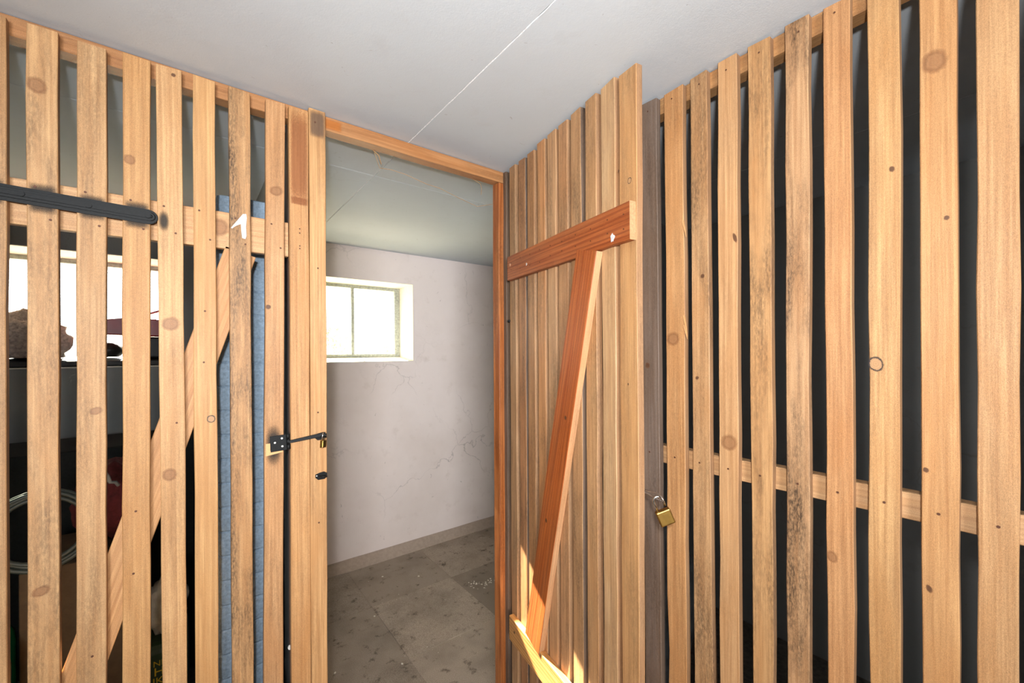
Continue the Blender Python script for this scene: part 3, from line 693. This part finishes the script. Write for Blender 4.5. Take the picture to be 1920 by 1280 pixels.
# ================================================================== things in the left compartment
# quilted blue mattress standing on end
bm = bmesh.new(); rows = 27; hs = 2.064 / rows; prev = None
def mring(z, bul):
    x0, x1, y0, y1 = 0.068 - bul, 0.225 + bul, 1.60 - bul, 2.40 + bul; r = 0.018; pts = []
    for cx_, cy_, a0 in ((x0 + r, y0 + r, math.pi), (x1 - r, y0 + r, 1.5 * math.pi), (x1 - r, y1 - r, 0), (x0 + r, y1 - r, 0.5 * math.pi)):
        for k in range(4): t = a0 + k * math.pi / 6; pts.append((cx_ + r * math.cos(t), cy_ + r * math.sin(t)))
    return [bm.verts.new((x, y, z + 0.010 * mnoise.noise((x * 7, y * 7, z * 2)))) for x, y in pts]
first = None
for i in range(rows):
    for f, bu in ((0.0, -0.002), (0.06, 0.0012), (0.5, 0.004), (0.94, 0.0012)):
        ring = mring(i * hs + f * hs, bu)
        if prev:
            for k in range(16): bm.faces.new((prev[k], prev[(k+1) % 16], ring[(k+1) % 16], ring[k]))
        else: first = ring
        prev = ring
ring = mring(2.064, -0.006)
for k in range(16): bm.faces.new((prev[k], prev[(k+1) % 16], ring[(k+1) % 16], ring[k]))
bm.faces.new(ring); bm.faces.new(first[::-1])
tag(link('foam_mattress', bm_mesh('foam_mattress', bm), FOAM), 'grey-blue quilted mattress standing on end behind the closed slatted door', 'mattress')

def lumpy(name, c, r, mat, label, cat, amp=0.25, freq=4.0, seed=0, sub=4, flat=None):
    bm = bmesh.new(); bmesh.ops.create_icosphere(bm, subdivisions=sub, radius=1.0)
    for v in bm.verts:
        d = 1 + amp * mnoise.fractal(v.co * freq * 0.5 + Vector((seed, seed * 2, 0)), 0.8, 2.0, 3)
        v.co = Vector((v.co.x * r[0] * d, v.co.y * r[1] * d, v.co.z * r[2] * d))
        if flat is not None: v.co.z = max(v.co.z, flat)
    o = link(name, bm_mesh(name, bm, True), mat, None, Matrix.Translation(Vector(c)))
    return tag(o, label, cat)
SZ = 1.488 + 0.030
# black cloth along the sill
bl = box_obj('sill_mat', (-0.83, -0.075, 3.112, 3.372, 1.484, 1.512), BLACKPL, None, 0.004)
bl.rotation_euler = (math.radians(5.0), 0, 0); bl.location.z += 0.022
tag(bl, 'thin black mat lying along the sill of the window behind the closed door', 'mat')
lumpy('fleece_blanket', (-0.668, 3.235, 1.63), (0.145, 0.09, 0.15), FLEECE, 'crumpled brown fleece blanket on the window sill', 'blanket', 0.22, 5.0, 3, 4, -0.090)
bc = box_obj('black_case', (-0.235, -0.085, 3.18, 3.33, 1.534, 1.655), BLACKPL, None, 0.012, 3)
tag(bc, 'black box under the red tray on the window sill', 'box')
lumpy('black_pouch', (-0.365, 3.24, 1.575), (0.062, 0.07, 0.050), BLACKPL, 'black rounded pouch left of the black box on the window sill', 'pouch', 0.12, 3.0, 5, 3, -0.034)
# red tray with a bail handle
rt = empty('red_tray', (-0.24, 3.25, 1.656)); tag(rt, 'dark red tapered tray with a raised strap on top of the black box', 'tray')
prism('tray_body', [(-0.15, 0.010), (0.16, 0.0), (0.17, 0.100), (-0.05, 0.105), (-0.15, 0.092)], 0.14, REDPL, rt, frame((-0.24, 3.325, 1.6565), (1, 0, 0), (0, 0, 1), (0, -1, 0)), 0.006)
board('strap', rt, (-0.245, 3.25, 1.770), (-0.09, 3.25, 1.835), (0, 1, 0), 0.03, 0.03, 0.011, rgb(176, 20, 28)[:3], 0, mat=REDPL, wob=0, segs=4)

ck = box_obj('storage_chest', (-1.1, 0.02, 2.62, 3.05, 0.0, 1.135), CHEST, None, 0.012, 3)
tag(ck, 'tall black cloth-covered chest below the window behind the closed door', 'chest')
lumpy('red_bundle', (-0.235, 2.30, 0.985), (0.12, 0.15, 0.15), REDCLOTH, 'dark red cloth bundle in front of the black chest', 'bundle', 0.2, 4.0, 8, 4)
cb = box_obj('cardboard_box', (-0.46, -0.165, 2.12, 2.48, 0.0, 0.82), CARD, None, 0.003, 1); tag(cb, 'brown cardboard box under the red bundle', 'box')
bm = bmesh.new(); pts = []
for k in range(120):
    t = k / 119 * 2 * math.pi * 4; rr = 0.12 + 0.012 * math.sin(t * 0.37)
    pts.append((-0.40 + rr * math.cos(t), 2.105 - 0.006 * (k % 30) / 30 - 0.020 + k * 0.0001, 0.965 + rr * 1.0 * math.sin(t)))
tube_bm(bm, pts, 0.0075, 8)
tag(link('coiled_hose', bm_mesh('coiled_hose', bm, True), HOSE), 'coil of grey hose hanging before the black chest', 'hose')
bm = bmesh.new(); tube_bm(bm, [(-0.262, 2.12, 1.15), (-0.240, 2.11, 1.11), (-0.235, 2.11, 1.09), (-0.222, 2.12, 1.085), (-0.214, 2.125, 1.07)], 0.006, 7)
tube_bm(bm, [(-0.258, 2.12, 1.085), (-0.244, 2.115, 1.098), (-0.235, 2.11, 1.09)], 0.005, 7)
tag(link('knotted_cord', bm_mesh('knotted_cord', bm, True), SACKW), 'short knotted white cord hanging on the red bundle', 'cord')
def bottle(x, y, z0, s, label):
    e = empty('green_bottle', (x, y, z0)); tag(e, label, 'bottle', 'green bottles behind the closed door')
    prof = [(0.0, 0), (0.036, 0), (0.04, 0.01), (0.04, 0.15), (0.036, 0.18), (0.016, 0.22), (0.014, 0.25), (0.0, 0.25)]
    def lathe(nm, pf, mat):
        bm = bmesh.new(); rings = []
        for r, z in pf: rings.append([bm.verts.new((r * s * math.cos(2*math.pi*k/16), r * s * math.sin(2*math.pi*k/16), z * s)) for k in range(16)] if r > 0 else [bm.verts.new((0, 0, z * s))])
        for P, Q in zip(rings, rings[1:]):
            for k in range(16):
                if len(P) == 1: bm.faces.new((P[0], Q[(k+1) % 16], Q[k]))
                elif len(Q) == 1: bm.faces.new((P[k], P[(k+1) % 16], Q[0]))
                else: bm.faces.new((P[k], P[(k+1) % 16], Q[(k+1) % 16], Q[k]))
        link(nm, bm_mesh(nm, bm, True), mat, e, Matrix.Translation((x, y, z0)))
    lathe('body', prof, GREENPL); lathe('cap', [(0, 0.25), (0.018, 0.25), (0.018, 0.285), (0, 0.285)], BLACKPL)
cr = box_obj('low_crate', (-0.60, -0.40, 1.95, 2.25, 0.0, 0.40), BLACKPL, None, 0.006); 
cr.location.x -= 0.07; tag(cr, 'low black crate carrying the green bottles', 'crate')
bottle(-0.500, 2.02, 0.40, 1.15, 'green bottle at the front of the low black crate')
bottle(-0.520, 2.15, 0.40, 1.25, 'taller green bottle at the back of the low black crate')
def sack(name, c, r, mat, label, seed):
    return lumpy(name, c, r, mat, label, 'sack', 0.10, 3.0, seed, 4)
gs = box_obj('green_sack', (-0.150, -0.01, 2.06, 2.30, 0.0, 0.46), SACKG, None, 0.03, 3); tag(gs, 'dark green sack with yellow lettering low behind the brace', 'sack')
def text(s, p, size, mat, parent):
    cu = bpy.data.curves.new('lettering', 'FONT'); cu.body = s; cu.size = size; cu.extrude = 0.0004
    t = bpy.data.objects.new('tmp', cu); COL.objects.link(t)
    bpy.context.view_layer.update()
    me = bpy.data.meshes.new_from_object(t.evaluated_get(bpy.context.evaluated_depsgraph_get()))
    bpy.data.objects.remove(t, do_unlink=True); bpy.data.curves.remove(cu)
    me.materials.clear()
    link('lettering', me, mat, parent, frame(p, (1, 0, 0), (0, 0, 1), (0, -1, 0)))
yT = 2.0592
text('ND', (-0.1165, yT, 0.385), 0.030, YELLOWINK, gs); text('H', (-0.1150, yT, 0.350), 0.044, YELLOWINK, gs); text('IKI', (-0.1185, yT, 0.318), 0.036, YELLOWINK, gs)
lb = box_obj('label_patch', (-0.122, -0.070, yT - 0.0002, yT + 0.0004, 0.235, 0.300), WHITEINK, gs); text('E', (-0.112, yT - 0.0012, 0.245), 0.062, BLACKINK, gs)
bm = bmesh.new(); pts = []
lumpy('white_bag', (-0.078, 2.17, 0.561), (0.062, 0.09, 0.105), SACKW, 'crumpled white plastic bag on top of the green sack', 'bag', 0.25, 5.0, 12, 4, -0.100)
# ------------------------------------------------------------------ right compartment
tb = lumpy('tarp_bundle', (1.62, 1.17, 0.40), (0.30, 0.24, 0.40), TARP, 'grey tarpaulin bundle on the floor behind the right slats next to the dark slat', 'bundle', 0.18, 4.0, 21, 4, -0.40)

# ================================================================== small things
tw = [(0.532, 1.505, 2.288), (0.553, 1.52, 2.254), (0.561, 1.53, 2.246), (0.604, 1.53, 2.251), (0.662, 1.53, 2.248), (0.752, 1.53, 2.232), (0.811, 1.53, 2.229), (0.899, 1.53, 2.209), (0.992, 1.53, 2.192), (1.050, 1.498, 2.205)]
tag(tube('twine', tw, 0.0010, TWINE, None, 5), 'thin twine sagging below the header beam of the doorway', 'string')
tag(tube('twine', [(0.925, 1.492, 2.290), (0.955, 1.495, 2.287), (0.981, 1.49, 2.276), (0.989, 1.49, 2.262), (0.986, 1.49, 2.230)], 0.0011, TWINE, None, 5), 'short frayed twine end hanging near the right end of the header beam', 'string')
tag(tube('twine', [(0.505, 1.492, 2.288), (0.520, 1.494, 2.290), (0.545, 1.495, 2.275), (0.556, 1.50, 2.248)], 0.0018, TWINE, None, 5), 'loose pale wisp of twine hooked under the header beam near the left post', 'string')
# crumbs of plaster on the floor
bm = bmesh.new(); rnd = random.Random(4)
def crumb(x, y, s):
    M = Matrix.Translation((x, y, 0.0025)) @ Matrix.Rotation(rnd.random() * 6, 4, 'Z') @ Matrix.Diagonal((s, s * rnd.uniform(.5, 1), s * 0.45, 1))
    bmesh.ops.create_icosphere(bm, subdivisions=1, radius=1.0, matrix=M)
for k in range(70):
    t = rnd.random(); crumb(1.46 + 0.30 * t + rnd.gauss(0, .012), 2.385 - 0.10 * t + rnd.gauss(0, .022), rnd.uniform(.002, .007))
for k in range(60): crumb(rnd.uniform(0.4, 2.2), rnd.uniform(1.55, 3.0), rnd.uniform(.001, .0035))
for x, y in ((0.854, 2.453), (0.832, 1.994), (0.55, 2.139), (1.05, 2.85), (1.25, 2.7)): crumb(x, y, 0.008)
o = link('plaster_crumbs', bm_mesh('plaster_crumbs', bm), CRUMB); o['kind'] = 'stuff'
o['label'] = 'white plaster crumbs scattered on the floor tiles beyond the doorway'; o['category'] = 'crumbs'

# ================================================================== outdoors
BOUNCE_GROUND = plain('pale_bounce_ground', rgb(196, 186, 166), 0.9, 0, 12, 0.15, 0.5)  # pale ground tone picked for the warm light it bounces indoors
LEAF = plain('hedge_leaf', rgb(176, 184, 150), 0.8, 0, 30, 0.4, 0.5)
g = box_obj('ground_outside', (-12, 14, 3.66, 26, 1.05, 1.20), BOUNCE_GROUND); struct(g)
def hedge(x, y, r, h, label, seed):
    bm = bmesh.new(); rn = random.Random(seed)
    for k in range(900):
        a = rn.uniform(0, 2 * math.pi); u = rn.random() ** 0.5; zz = rn.random()
        rr = r * u * (1 - 0.55 * zz * zz)
        c = Vector((rr * math.cos(a), rr * math.sin(a) * 0.7, 0.02 + h * zz)); s = 0.05
        M = Matrix.Translation(c) @ Matrix.Rotation(rn.uniform(0, 6), 4, 'Z') @ Matrix.Rotation(rn.uniform(-1, 1), 4, 'X')
        q = [bm.verts.new(M @ Vector(p)) for p in ((-s*.5, 0, 0), (0, -s, 0.01), (s*.5, 0, 0), (0, s, 0.01))]; bm.faces.new(q)
    e = empty('shrub', (x, y, 1.20)); tag(e, label, 'shrub')
    f = link('foliage', bm_mesh('foliage', bm), LEAF, e, Matrix.Translation((x, y, 1.20))); f['kind'] = 'stuff'
    tube('stem', [(x, y, 1.19), (x + 0.02, y, 1.2 + h * 0.6)], [0.02, 0.008], CARD, e, 6)
hedge(2.75, 6.6, 0.45, 0.55, 'low green shrub outside, seen through the right pane of the doorway window', 2)
hedge(1.75, 7.4, 0.6, 0.75, 'green shrub outside, seen through the left pane of the doorway window', 5)
